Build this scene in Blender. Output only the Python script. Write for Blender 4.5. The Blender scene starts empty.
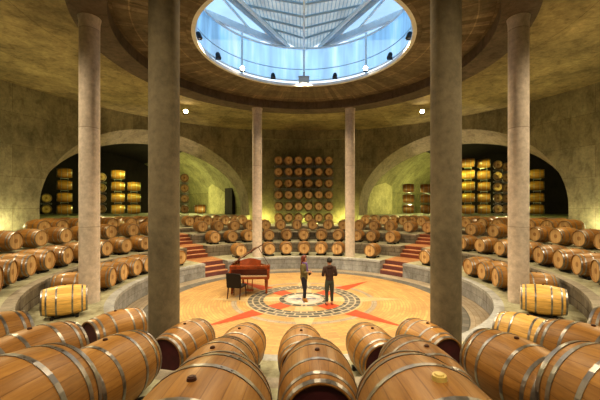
import bpy, bmesh, math, random
from mathutils import Vector, Matrix
random.seed(7)
PI = math.pi
D = 12.5                       # distance camera - centre of the rotunda; every plan radius below is a fraction of it
F = 331.0
C = bpy.context.scene.collection
def R(a): return math.radians(a)

# ------------------------------------------------------------------ materials
def nt(name):
    m = bpy.data.materials.new(name); m.use_nodes = True
    t = m.node_tree; t.nodes.clear()
    o = t.nodes.new('ShaderNodeOutputMaterial'); b = t.nodes.new('ShaderNodeBsdfPrincipled')
    t.links.new(b.outputs[0], o.inputs[0])
    return m, t, b
def N(t, kind, **kw):
    n = t.nodes.new(kind)
    for k, v in kw.items():
        if k.startswith('i_'):
            key = k[2:]
            key = int(key) if key.isdigit() else key.replace('_', ' ')
            n.inputs[key].default_value = v
        else: setattr(n, k, v)
    return n
def L(t, a, b): t.links.new(a, b)
def ramp(t, stops):
    r = t.nodes.new('ShaderNodeValToRGB'); e = r.color_ramp.elements
    while len(e) < len(stops): e.new(0.5)
    for i, (p, c) in enumerate(stops):
        e[i].position = p; e[i].color = (c[0], c[1], c[2], 1)
    return r
def mul(t, a, b, fac=1.0, kind='MULTIPLY'):
    m = t.nodes.new('ShaderNodeMix'); m.data_type = 'RGBA'; m.blend_type = kind
    m.inputs[0].default_value = fac
    L(t, a, m.inputs[6])
    if hasattr(b, 'links'): L(t, b, m.inputs[7])
    else: m.inputs[7].default_value = (*b, 1)
    return m.outputs[2]
def simple(name, col, rough=.6, metal=0, var=.0, scale=8, emit=None, es=0, bump=0):
    m, t, b = nt(name)
    b.inputs['Roughness'].default_value = rough; b.inputs['Metallic'].default_value = metal
    tc = N(t, 'ShaderNodeTexCoord'); no = N(t, 'ShaderNodeTexNoise', i_Scale=scale, i_Detail=4.0)
    L(t, tc.outputs['Object'], no.inputs['Vector'])
    lo = [max(0, c*(1-var)) for c in col]; hi = [min(1, c*(1+var)) for c in col]
    r = ramp(t, [(.3, lo), (.7, hi)]); L(t, no.outputs[0], r.inputs[0]); L(t, r.outputs[0], b.inputs['Base Color'])
    if bump:
        bp = N(t, 'ShaderNodeBump', i_Strength=bump, i_Distance=.02); L(t, no.outputs[0], bp.inputs['Height']); L(t, bp.outputs[0], b.inputs['Normal'])
    if emit:
        b.inputs['Emission Color'].default_value = (*emit, 1); b.inputs['Emission Strength'].default_value = es
    return m
def concrete(name, col, joints=None, board=False, uv=True, stain=.35, bump=.25, mott=.8):
    m, t, b = nt(name)
    b.inputs['Roughness'].default_value = .82
    tc = N(t, 'ShaderNodeTexCoord')
    n1 = N(t, 'ShaderNodeTexNoise', i_Scale=.55, i_Detail=8.0, i_Roughness=.65); L(t, tc.outputs['Object'], n1.inputs['Vector'])
    n2 = N(t, 'ShaderNodeTexNoise', i_Scale=7.0, i_Detail=6.0, i_Roughness=.7); L(t, tc.outputs['Object'], n2.inputs['Vector'])
    lo = [c*(1-stain) for c in col]; hi = [min(1, c*(1+stain*.8)) for c in col]
    r1 = ramp(t, [(.3, lo), (.7, hi)]); L(t, n1.outputs[0], r1.inputs[0])
    r2 = ramp(t, [(.3, (.7, .7, .7)), (.75, (1.1, 1.1, 1.1))]); L(t, n2.outputs[0], r2.inputs[0])
    c = mul(t, r1.outputs[0], r2.outputs[0])
    n3 = N(t, 'ShaderNodeTexNoise', i_Scale=2.2, i_Detail=8.0, i_Roughness=.75, i_Distortion=.6)
    mp3 = N(t, 'ShaderNodeMapping'); mp3.inputs['Scale'].default_value = (1, 1, .45); L(t, tc.outputs['Object'], mp3.inputs[0]); L(t, mp3.outputs[0], n3.inputs['Vector'])
    r3 = ramp(t, [(.34, (.58, .55, .5)), (.5, (1, 1, 1)), (.68, (1.22, 1.2, 1.16))]); L(t, n3.outputs[0], r3.inputs[0]); c = mul(t, c, r3.outputs[0], mott)
    h = n2.outputs[0]
    if joints:
        br = N(t, 'ShaderNodeTexBrick', offset=joints[2], i_Scale=1.0)
        br.inputs['Color1'].default_value = (1, 1, 1, 1); br.inputs['Color2'].default_value = (.82, .8, .76, 1)
        br.inputs['Mortar'].default_value = (.38, .35, .3, 1); br.inputs['Mortar Size'].default_value = joints[3]
        br.inputs['Brick Width'].default_value = joints[0]; br.inputs['Row Height'].default_value = joints[1]
        L(t, tc.outputs['UV' if uv else 'Object'], br.inputs['Vector'])
        c = mul(t, c, br.outputs['Color'])
    if board:
        w = N(t, 'ShaderNodeTexBrick', offset=.5, i_Scale=1.0)
        w.inputs['Color1'].default_value = (1.0, 1.0, 1.0, 1); w.inputs['Color2'].default_value = (.55, .53, .5, 1)
        w.inputs['Mortar'].default_value = (.6, .55, .5, 1); w.inputs['Mortar Size'].default_value = .01
        w.inputs['Brick Width'].default_value = .22; w.inputs['Row Height'].default_value = 2.1
        L(t, tc.outputs['UV'], w.inputs['Vector']); c = mul(t, c, w.outputs['Color'])
        w2 = N(t, 'ShaderNodeTexBrick', offset=.5, i_Scale=1.0)
        w2.inputs['Color1'].default_value = (1, 1, 1, 1); w2.inputs['Color2'].default_value = (.85, .84, .82, 1)
        w2.inputs['Mortar'].default_value = (1.5, 1.45, 1.4, 1); w2.inputs['Mortar Size'].default_value = .022
        w2.inputs['Brick Width'].default_value = 2.4; w2.inputs['Row Height'].default_value = 1.17
        L(t, tc.outputs['UV'], w2.inputs['Vector']); c = mul(t, c, w2.outputs['Color'])
    L(t, c, b.inputs['Base Color'])
    bp = N(t, 'ShaderNodeBump', i_Strength=bump, i_Distance=.03); L(t, h, bp.inputs['Height']); L(t, bp.outputs[0], b.inputs['Normal'])
    return m

def wood_staves(name, col, dark=1.0):
    m, t, b = nt(name)
    b.inputs['Roughness'].default_value = .42
    uv = N(t, 'ShaderNodeUVMap'); sx = N(t, 'ShaderNodeSeparateXYZ'); L(t, uv.outputs[0], sx.inputs[0])
    m1 = N(t, 'ShaderNodeMath', operation='MULTIPLY'); m1.inputs[1].default_value = 26; L(t, sx.outputs[0], m1.inputs[0])
    fl = N(t, 'ShaderNodeMath', operation='FLOOR'); L(t, m1.outputs[0], fl.inputs[0])
    oi = N(t, 'ShaderNodeObjectInfo')
    ad = N(t, 'ShaderNodeMath', operation='MULTIPLY_ADD'); L(t, oi.outputs['Random'], ad.inputs[0]); ad.inputs[1].default_value = 57.3; L(t, fl.outputs[0], ad.inputs[2])
    wn = N(t, 'ShaderNodeTexWhiteNoise', noise_dimensions='1D'); L(t, ad.outputs[0], wn.inputs['W'])
    a = [c*dark for c in col]
    r = ramp(t, [(0, [a[0]*.82, a[1]*.78, a[2]*.72]), (.5, a), (1, [min(1, a[0]*1.12), min(1, a[1]*1.13), min(1, a[2]*1.12)])]); L(t, wn.outputs[0], r.inputs[0])
    tc = N(t, 'ShaderNodeTexCoord'); mp = N(t, 'ShaderNodeMapping'); mp.inputs['Scale'].default_value = (22, 2.2, 22); L(t, tc.outputs['Object'], mp.inputs[0])
    no = N(t, 'ShaderNodeTexNoise', i_Scale=1.6, i_Detail=6.0, i_Roughness=.65); L(t, mp.outputs[0], no.inputs['Vector'])
    r2 = ramp(t, [(.3, (.68, .62, .56)), (.7, (1.12, 1.1, 1.08))]); L(t, no.outputs[0], r2.inputs[0])
    c = mul(t, r.outputs[0], r2.outputs[0])
    fr = N(t, 'ShaderNodeMath', operation='FRACT'); L(t, m1.outputs[0], fr.inputs[0])
    pp = N(t, 'ShaderNodeMath', operation='PINGPONG'); pp.inputs[1].default_value = .5; L(t, fr.outputs[0], pp.inputs[0])
    rj = ramp(t, [(.0, (.5, .42, .36)), (.05, (1, 1, 1))]); L(t, pp.outputs[0], rj.inputs[0])
    c = mul(t, c, rj.outputs[0], .8)
    ro = ramp(t, [(0, (.78, .74, .72)), (1, (1.12, 1.12, 1.1))]); L(t, oi.outputs['Random'], ro.inputs[0])
    c = mul(t, c, ro.outputs[0])
    L(t, c, b.inputs['Base Color'])
    bp = N(t, 'ShaderNodeBump', i_Strength=.2, i_Distance=.004); L(t, rj.outputs[0], bp.inputs['Height']); L(t, bp.outputs[0], b.inputs['Normal'])
    return m
def wood_head(name, col):
    m, t, b = nt(name)
    b.inputs['Roughness'].default_value = .55
    tc = N(t, 'ShaderNodeTexCoord'); sx = N(t, 'ShaderNodeSeparateXYZ'); L(t, tc.outputs['Object'], sx.inputs[0])
    m1 = N(t, 'ShaderNodeMath', operation='MULTIPLY'); m1.inputs[1].default_value = 13; L(t, sx.outputs[0], m1.inputs[0])
    fl = N(t, 'ShaderNodeMath', operation='FLOOR'); L(t, m1.outputs[0], fl.inputs[0])
    oi = N(t, 'ShaderNodeObjectInfo'); ad = N(t, 'ShaderNodeMath', operation='MULTIPLY_ADD'); L(t, oi.outputs['Random'], ad.inputs[0]); ad.inputs[1].default_value = 31.7; L(t, fl.outputs[0], ad.inputs[2])
    wn = N(t, 'ShaderNodeTexWhiteNoise', noise_dimensions='1D'); L(t, ad.outputs[0], wn.inputs['W'])
    r = ramp(t, [(0, [col[0]*.8, col[1]*.75, col[2]*.7]), (1, [min(1, c*1.15) for c in col])]); L(t, wn.outputs[0], r.inputs[0])
    fr = N(t, 'ShaderNodeMath', operation='FRACT'); L(t, m1.outputs[0], fr.inputs[0])
    pp = N(t, 'ShaderNodeMath', operation='PINGPONG'); pp.inputs[1].default_value = .5; L(t, fr.outputs[0], pp.inputs[0])
    rj = ramp(t, [(.0, (.4, .3, .25)), (.08, (1, 1, 1))]); L(t, pp.outputs[0], rj.inputs[0])
    c = mul(t, r.outputs[0], rj.outputs[0])
    # burnt-in round mark in the middle of the head
    ln = N(t, 'ShaderNodeVectorMath', operation='MULTIPLY'); ln.inputs[1].default_value = (1, 0, 1); L(t, tc.outputs['Object'], ln.inputs[0])
    le = N(t, 'ShaderNodeVectorMath', operation='LENGTH'); L(t, ln.outputs[0], le.inputs[0])
    rr = ramp(t, [(0, (.62, .5, .4)), (.075, (.62, .5, .4)), (.09, (1, 1, 1)), (.26, (1, 1, 1)), (.31, (.6, .5, .42))]); L(t, le.outputs['Value'], rr.inputs[0])
    c = mul(t, c, rr.outputs[0])
    L(t, c, b.inputs['Base Color'])
    return m

M = {}
M['wall'] = concrete('wall_concrete', (.32, .29, .195), joints=(3.4, 1.7, .5, .006), stain=.4)
M['lit_vault'] = concrete('lit_vault_concrete', (.40, .38, .20), joints=(2.6, 1.3, .5, .01), stain=.4)  # vault concrete with the greenish lamp light painted in
M['vault_shade'] = concrete('vault_shade_concrete', (.035, .025, .018), stain=.3)  # vault concrete painted near-black where no light reaches
M['rib'] = concrete('arch_soffit_concrete', (.35, .29, .215), stain=.25)
M['ceil_in'] = concrete('inner_ceiling_concrete', (.30, .25, .18), board=True, stain=.4)
M['ceil_out'] = concrete('outer_ceiling_concrete', (.42, .345, .19), joints=(5.5, 3.2, .0, .008), stain=.5)
M['beam'] = concrete('ring_beam_concrete', (.15, .115, .09), stain=.3)
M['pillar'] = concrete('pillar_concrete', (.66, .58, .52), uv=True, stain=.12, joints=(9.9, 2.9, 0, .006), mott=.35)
M['pillar_shaded'] = concrete('shaded_pillar_concrete', (.20, .168, .11), uv=True, stain=.25, joints=(9.9, 8.1, 0, .006), mott=.5)  # pillar concrete darkened, the unlit near faces painted into its colour
M['tier'] = concrete('tier_concrete', (.42, .42, .30), stain=.2)
M['riser'] = concrete('riser_stone', (.25, .225, .19), joints=(.7, .3, .5, .012), stain=.3)
M['riser_low'] = concrete('low_wall_stone', (.33, .345, .37), joints=(1.1, .3, .5, .005), stain=.3)
M['coping_low'] = concrete('pale_low_coping', (.42, .44, .46), stain=.2)
M['niche'] = concrete('pale_niche_concrete', (.62, .58, .30), stain=.3)
M['coping'] = concrete('coping_stone', (.34, .31, .26), joints=(.9, 5, 0, .015), stain=.25)
M['steel'] = simple('galvanised_hoop', (.30, .29, .285), .36, .9, .3, 12)
M['rack'] = simple('grey_rack_steel', (.30, .30, .30), .45, .6, .1)
M['black'] = simple('black_cradle', (.012, .011, .011), .6, 0, .2)
M['stave'] = wood_staves('oak_staves', (.375, .205, .058))
M['stave_lit'] = wood_staves('lit_oak_staves', (.90, .60, .20))  # brighter copy of the oak staves, direct lamp light painted in
M['head'] = wood_head('oak_head', (.60, .41, .20))
M['maroon_head'] = simple('dark_maroon_head', (.055, .010, .014), .55, 0, .3)  # dark maroon, used on the outward-facing heads
M['bung'] = simple('wine_red_bung', (.055, .018, .01), .5, 0, .2)
M['bung_pale'] = simple('amber_silicone_bung', (.55, .42, .14), .35, 0, .1)
def brick(name, c1, c2, mort, w=.3, h=.1, uv='UV', ms=.012):
    m, t, b = nt(name); b.inputs['Roughness'].default_value = .6
    tc = N(t, 'ShaderNodeTexCoord')
    br = N(t, 'ShaderNodeTexBrick', offset=.5, i_Scale=1.0)
    br.inputs['Color1'].default_value = (*c1, 1); br.inputs['Color2'].default_value = (*c2, 1); br.inputs['Mortar'].default_value = (*mort, 1)
    br.inputs['Mortar Size'].default_value = ms; br.inputs['Brick Width'].default_value = w; br.inputs['Row Height'].default_value = h
    no = N(t, 'ShaderNodeTexNoise', i_Scale=.9, i_Detail=6.0, i_Roughness=.7); L(t, tc.outputs['Object'], no.inputs['Vector'])
    r2 = ramp(t, [(.3, (.72, .7, .66)), (.7, (1.15, 1.13, 1.08))]); L(t, no.outputs[0], r2.inputs[0])
    L(t, tc.outputs[uv], br.inputs['Vector'])
    L(t, mul(t, br.outputs[0], r2.outputs[0]), b.inputs['Base Color'])
    return m
M['paving'] = brick('gold_brick_paving', (.56, .36, .14), (.42, .26, .10), (.36, .23, .11), .40, .10)
M['paving_pale'] = brick('pale_brick_paving', (.38, .34, .29), (.31, .27, .22), (.26, .2, .15), .4, .16)
M['cobble'] = brick('grey_cobble_ring', (.035, .04, .04), (.13, .13, .125), (.42, .37, .29), .36, .24, ms=.03)
M['orange'] = brick('orange_star_tile', (.58, .075, .014), (.46, .055, .011), (.36, .07, .02), .3, .12)
M['cream'] = brick('cream_star_tile', (.58, .44, .25), (.52, .38, .2), (.4, .33, .25), .3, .15)
M['centre'] = brick('grey_white_mosaic', (.60, .57, .55), (.17, .18, .21), (.5, .46, .42), .26, .16, ms=.02)
M['blue'] = simple('blue_mosaic', (.07, .08, .22), .6, 0, .3, 20)
M['step'] = brick('red_brick_steps', (.27, .075, .038), (.20, .055, .03), (.15, .05, .035), .3, .1)
M['band'] = brick('dark_floor_band', (.10, .105, .11), (.17, .17, .17), (.07, .07, .065), .3, .2)
M['step_low'] = brick('purple_brick_steps', (.17, .06, .065), (.13, .045, .05), (.12, .05, .05), .3, .1)
M['landing'] = brick('orange_brick_landing', (.50, .25, .10), (.42, .19, .07), (.3, .15, .08), .3, .12)
M['tread_edge'] = simple('pale_step_tread', (.46, .24, .13), .7, 0, .2)  # paler than the brick risers, on nosings and treads

# ------------------------------------------------------------------ mesh helpers
def link(o, parent=None):
    C.objects.link(o)
    if parent: o.parent = parent
    return o
def obj(name, bm, mats, parent=None, smooth=False):
    me = bpy.data.meshes.new(name); bm.normal_update(); bm.to_mesh(me); bm.free()
    for m in (mats if isinstance(mats, (list, tuple)) else [mats]): me.materials.append(m)
    if smooth:
        for p in me.polygons: p.use_smooth = True
    return link(bpy.data.objects.new(name, me), parent)
def tag(o, label, cat, group=None):
    n = len(label.replace(',', ' ').split())
    assert 4 <= n <= 16, (n, label)
    o['label'] = label; o['category'] = cat
    if group: o['group'] = group
    return o
def struct(o): o['kind'] = 'structure'; return o
def empty(name, loc=(0, 0, 0), rz=0):
    o = bpy.data.objects.new(name, None); o.location = loc; o.rotation_euler = (0, 0, rz); o.empty_display_size = .1
    C.objects.link(o); return o
def P(r, th, z=0):             # polar plan position: th in degrees from straight ahead, positive right; z already in metres
    return Vector((r*D*math.sin(R(th)), r*D*math.cos(R(th)), z))
def box(bm, lo, hi, mat=0, M4=None):
    vs = [Vector((x, y, z)) for x in (lo[0], hi[0]) for y in (lo[1], hi[1]) for z in (lo[2], hi[2])]
    if M4: vs = [M4 @ v for v in vs]
    v = [bm.verts.new(p) for p in vs]
    for f in ((0, 1, 3, 2), (4, 6, 7, 5), (0, 4, 5, 1), (2, 3, 7, 6), (0, 2, 6, 4), (1, 5, 7, 3)):
        fc = bm.faces.new([v[i] for i in f]); fc.material_index = mat
def tube(bm, a, b, r0, r1=None, n=10, caps=True, mat=0):
    a = Vector(a); b = Vector(b); r1 = r0 if r1 is None else r1
    d = (b-a).normalized(); u = d.orthogonal().normalized(); w = d.cross(u)
    A = []; B = []
    for i in range(n):
        c = math.cos(2*PI*i/n); s = math.sin(2*PI*i/n)
        A.append(bm.verts.new(a+(u*c+w*s)*r0)); B.append(bm.verts.new(b+(u*c+w*s)*r1))
    for i in range(n):
        j = (i+1) % n; bm.faces.new((A[i], A[j], B[j], B[i])).material_index = mat
    if caps: bm.faces.new(A[::-1]).material_index = mat; bm.faces.new(B).material_index = mat
def lathe_y(bm, prof, n=32, uv=True, mat=0, close=False):
    """profile [(y, r)] turned about the Y axis"""
    lay = bm.loops.layers.uv.verify()
    rings = []
    for y, r in prof:
        rings.append([bm.verts.new((r*math.sin(2*PI*i/n), y, r*math.cos(2*PI*i/n))) for i in range(n)] if r > 1e-6 else [bm.verts.new((0, y, 0))])
    y0 = prof[0][0]; y1 = prof[-1][0]
    for k in range(len(prof)-1):
        A, B = rings[k], rings[k+1]
        for i in range(n):
            j = (i+1) % n
            if len(A) == 1: f = bm.faces.new((A[0], B[j], B[i])); 
            elif len(B) == 1: f = bm.faces.new((A[i], A[j], B[0]))
            else: f = bm.faces.new((A[i], A[j], B[j], B[i]))
            f.material_index = mat
            for lp in f.loops:
                co = lp.vert.co; a = i/n if lp.vert in (A[i] if len(A) > 1 else None, B[i] if len(B) > 1 else None) else (i+1)/n
                lp[lay].uv = (a, co.y)
def arc_sheet(bm, pts, mat=0):
    """pts: grid rows of (Vector, u, v) -> quads with uv"""
    lay = bm.loops.layers.uv.verify()
    V = [[(bm.verts.new(p), u, v) for p, u, v in row] for row in pts]
    for i in range(len(V)-1):
        for j in range(len(V[i])-1):
            q = (V[i][j], V[i+1][j], V[i+1][j+1], V[i][j+1])
            try: f = bm.faces.new([a[0] for a in q])
            except ValueError: continue
            f.material_index = mat
            for lp, a in zip(f.loops, q): lp[lay].uv = (a[1], a[2])
def ring_flat(bm, r0, r1, z, a0=-180, a1=180, step=3, mat=0, nr=1):
    n = max(1, round((a1-a0)/step)); rows = []
    for i in range(n+1):
        a = a0+(a1-a0)*i/n
        rows.append([(P(r0+(r1-r0)*k/nr, a, z), R(a)*D*(r0+r1)/2, D*(r0+(r1-r0)*k/nr)) for k in range(nr+1)])
    arc_sheet(bm, rows, mat)
def ring_wall(bm, r, z0, z1, a0=-180, a1=180, step=3, mat=0, r1=None):
    n = max(1, round((a1-a0)/step)); rows = []
    for i in range(n+1):
        a = a0+(a1-a0)*i/n
        rows.append([(P(r, a, z0), R(a)*D*r, z0), (P(r if r1 is None else r1, a, z1), R(a)*D*r, z1)])
    arc_sheet(bm, rows, mat)
def radial_wall(bm, r0, r1, z0, z1, a, mat=0):
    arc_sheet(bm, [[(P(r0, a, z0), 0, z0), (P(r0, a, z1), 0, z1)], [(P(r1, a, z0), (r1-r0)*D, z0), (P(r1, a, z1), (r1-r0)*D, z1)]], mat)
def ang(px, r, near=False):
    """bearing on a circle of radius r (fraction of D) seen at horizontal image offset px-304"""
    k = (px-304)/F; a = 1+k*k; b = -2; c = 1-r*r
    disc = max(0, b*b-4*a*c); z = (-b+(-1 if near else 1)*math.sqrt(disc))/(2*a)
    return math.degrees(math.atan2(k*z, z-1))

# heights in metres above the sunken floor
EYE = .2785*D
T = {0: 0.0, 1: .0538*D, 2: .1018*D, 3: .1455*D, 4: .1665*D, 5: .2215*D}
RT = {1: .50, 2: .66, 3: .80, 4: .97, 5: 1.285}
ZI = EYE+.4796*D; ZB = EYE+.4467*D; ZO = EYE+.525*D
ROC = .323
AH = 42.0
RW = 1.30
# ------------------------------------------------------------------ floor with its mosaic
bm = bmesh.new()
ring_flat(bm, .0001, .41, 0, mat=0, nr=4); ring_flat(bm, .41, .45, 0, mat=7); ring_flat(bm, .45, .505, 0, mat=1)
e = .004
ring_flat(bm, .20, .215, e, mat=1); 
def inlay(pts, mat, z=e):
    lay = bm.loops.layers.uv.verify()
    f = bm.faces.new([bm.verts.new((x*D, y*D, z)) for x, y in pts]); f.material_index = mat
    f.normal_update()
    if f.normal.z < 0: f.normal_flip()
    for lp in f.loops: lp[lay].uv = (lp.vert.co.x, lp.vert.co.y)
def pl(r, a): return (r*math.sin(R(a)), r*math.cos(R(a)))
for k in range(8):
    a = 45*k
    if k % 2: inlay([pl(.05, a-26), pl(.165, a-9.5), pl(.34, a), pl(.165, a+9.5), pl(.05, a+26)], 3, .008)
    else: inlay([pl(.05, a-26), pl(.165, a-10), pl(.30, a), pl(.165, a+10), pl(.05, a+26)], 4, .006)
ring_flat(bm, .122, .168, .012, mat=2); ring_flat(bm, .168, .174, .011, mat=4)
ring_flat(bm, .056, .076, .013, mat=2); ring_flat(bm, .0001, .058, .012, mat=5)
for k in range(4): inlay([pl(.01, 90*k-40), pl(.052, 90*k), pl(.01, 90*k+40)], 6, .016)
fl = struct(obj('floor', bm, [M['paving'], M['paving_pale'], M['cobble'], M['orange'], M['cream'], M['centre'], M['blue'], M['band']]))

bm = bmesh.new(); ring_flat(bm, .0001, 4.5, -.25, step=6, mat=0); struct(obj('ground', bm, M['tier']))
# ------------------------------------------------------------------ tiers (with gaps for the stairs)
SWK = {1: 5.9, 2: 4.3, 3: 3.4}
names = {1: 'trim_1', 2: 'trim_2', 3: 'trim_3', 4: 'trim_4'}
for k in (1, 2, 3, 4):
    r0 = RT[k]; r1 = RT.get(k+1) if k < 4 else 1.31
    bm = bmesh.new()
    SW = SWK.get(k, 0); sp = [(-45.6+SW, 45.6-SW), (45.6+SW, 314.4-SW)] if k < 4 else [(-180, 180)]
    low = T[k-1]
    for a0, a1 in sp:
        ring_flat(bm, r0+.018, r1+.005, T[k], a0, a1, 2, 0)
        ring_flat(bm, r0-.0022, r0+.018, T[k], a0, a1, 2, 2); ring_flat(bm, r0-.0022, r0, T[k]-.10, a0, a1, 2, 2)
        ring_wall(bm, r0, low-.02, T[k]-.10, a0, a1, 2, 1)
        ring_wall(bm, r0-.0022, T[k]-.10, T[k], a0, a1, 2, 2)
        if k < 4:
            for a in (a0, a1): radial_wall(bm, r0, r0+.075, low, T[k], a, 1)
    o = obj('floor_tier' if 0 else names[k], bm, [M['tier'], M['riser_low'] if k == 1 else M['riser'], M['coping_low'] if k == 1 else M['coping']])
    struct(o)
ordn = ['first', 'second', 'third', 'fourth', 'fifth', 'sixth', 'seventh', 'eighth', 'ninth', 'tenth']
flightn = {1: 'lowest', 2: 'middle', 3: 'topmost'}
for s, sn in ((-1, 'left behind the piano'), (1, 'right of the two visitors')):
    for k in (1, 2, 3):
        bm = bmesh.new(); r0 = RT[k]; n = 3; SW = SWK[k]; a0 = s*45.6-SW; a1 = s*45.6+SW; run = .07/n; rise = (T[k]-T[k-1])/n
        for j in range(n):
            z0 = T[k-1]+rise*j; z1 = z0+rise; rr = r0+run*j
            ring_wall(bm, rr-.0015, z0-.02, z1-.035, a0, a1, 3, 0)
            ring_wall(bm, rr-.0015, z1-.035, z1, a0, a1, 3, 1)
            ring_flat(bm, rr-.0015, rr+.005, z1, a0, a1, 3, 1); ring_flat(bm, rr+.005, rr+run-.0015, z1, a0, a1, 3, 1 if j < n-1 else 2)
        ring_flat(bm, r0+.07, RT[k+1]-.0025, T[k], a0, a1, 3, 2)
        o = obj('brick_steps', bm, [M['step_low' if k == 1 else 'step'], M['tread_edge'], M['landing']])
        tag(o, f'{flightn[k]} flight of red brick steps between tiers, {sn}', 'steps', 'red brick stair flights')
# tunnel floors behind the arches are built with the vaults

# ------------------------------------------------------------------ outer wall with two arches in view (and two behind)
HWd = .556; APEX = .452*D; APEX2 = .388*D; SPR = EYE+.0*D
def arch_h(u):                 # opening height at lateral offset u (fraction of D)
    q = 1-(u/HWd)**2
    return SPR+APEX*math.sqrt(max(0, q))
arch_c = [-AH, AH, 180-AH, 180+AH]
def wall_open(a):
    for c in arch_c:
        d = (a-c+180) % 360-180
        u = RW*math.sin(R(d))
        if abs(d) < 60 and abs(u) < HWd: return arch_h(u)
    return None
hwdeg = math.degrees(math.asin(HWd/RW))
breaks = sorted(set([round(c+s*hwdeg, 4) for c in arch_c for s in (-1, 1)]))
def wall_piece(name, a0, a1):
    bm = bmesh.new()
    n = max(2, round((a1-a0)/1.0)); rows = []
    mid = wall_open((a0+a1)/2)
    for i in range(n+1):
        if mid is None: a = a0+(a1-a0)*i/n
        else:                  # denser near the jambs
            t = i/n; a = (a0+a1)/2-(a1-a0)/2*math.cos(PI*t)
        z0 = T[4]-.1 if mid is None else arch_h(min(HWd, abs(RW*math.sin(R(a-(a0+a1)/2)))))
        z0 = max(z0, SPR) if mid is not None else z0
        rows.append([(P(RW, a, z0+(ZO-z0)*k/6), R(a)*D*RW, z0+(ZO-z0)*k/6) for k in range(7)])
    arc_sheet(bm, rows, 0)
    struct(obj(name, bm, M['wall']))
wall_piece('wall_back', -AH+hwdeg, AH-hwdeg)
wall_piece('wall_back_left', -AH-hwdeg, -AH+hwdeg)
wall_piece('wall_back_right', AH-hwdeg, AH+hwdeg)
wall_piece('wall_left', -180+AH+hwdeg, -AH-hwdeg)
wall_piece('wall_right', AH+hwdeg, 180-AH-hwdeg)
bm = bmesh.new()
ring_wall(bm, RW, T[4]-.1, ZO, 180-AH-hwdeg, 180+AH+hwdeg, 3)
struct(obj('wall_front', bm, M['wall']))
# lintel over the plain back bay
bm = bmesh.new()
lz = EYE+.463*D
ring_wall(bm, 1.27, lz, ZO, -16, 16, 2); ring_flat(bm, 1.27, 1.30, lz, -16, 16, 2)
for a in (-16, 16): radial_wall(bm, 1.27, 1.30, lz, ZO, a)
struct(obj('trim_5', bm, M['wall']))
# slender pilaster and ledge mouldings on the side walls
for i, (a0, a1) in enumerate(((-80.5, -76), (76, 80.5))):
    bm = bmesh.new()
    ring_wall(bm, 1.275, T[4], EYE+.42*D, a0, a1, 1.5); ring_flat(bm, 1.275, 1.3, EYE+.42*D, a0, a1, 1.5)
    for a in (a0, a1): radial_wall(bm, 1.275, 1.30, T[4], EYE+.42*D, a)
    struct(obj(f'trim_{6+i}', bm, M['wall']))

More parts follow.
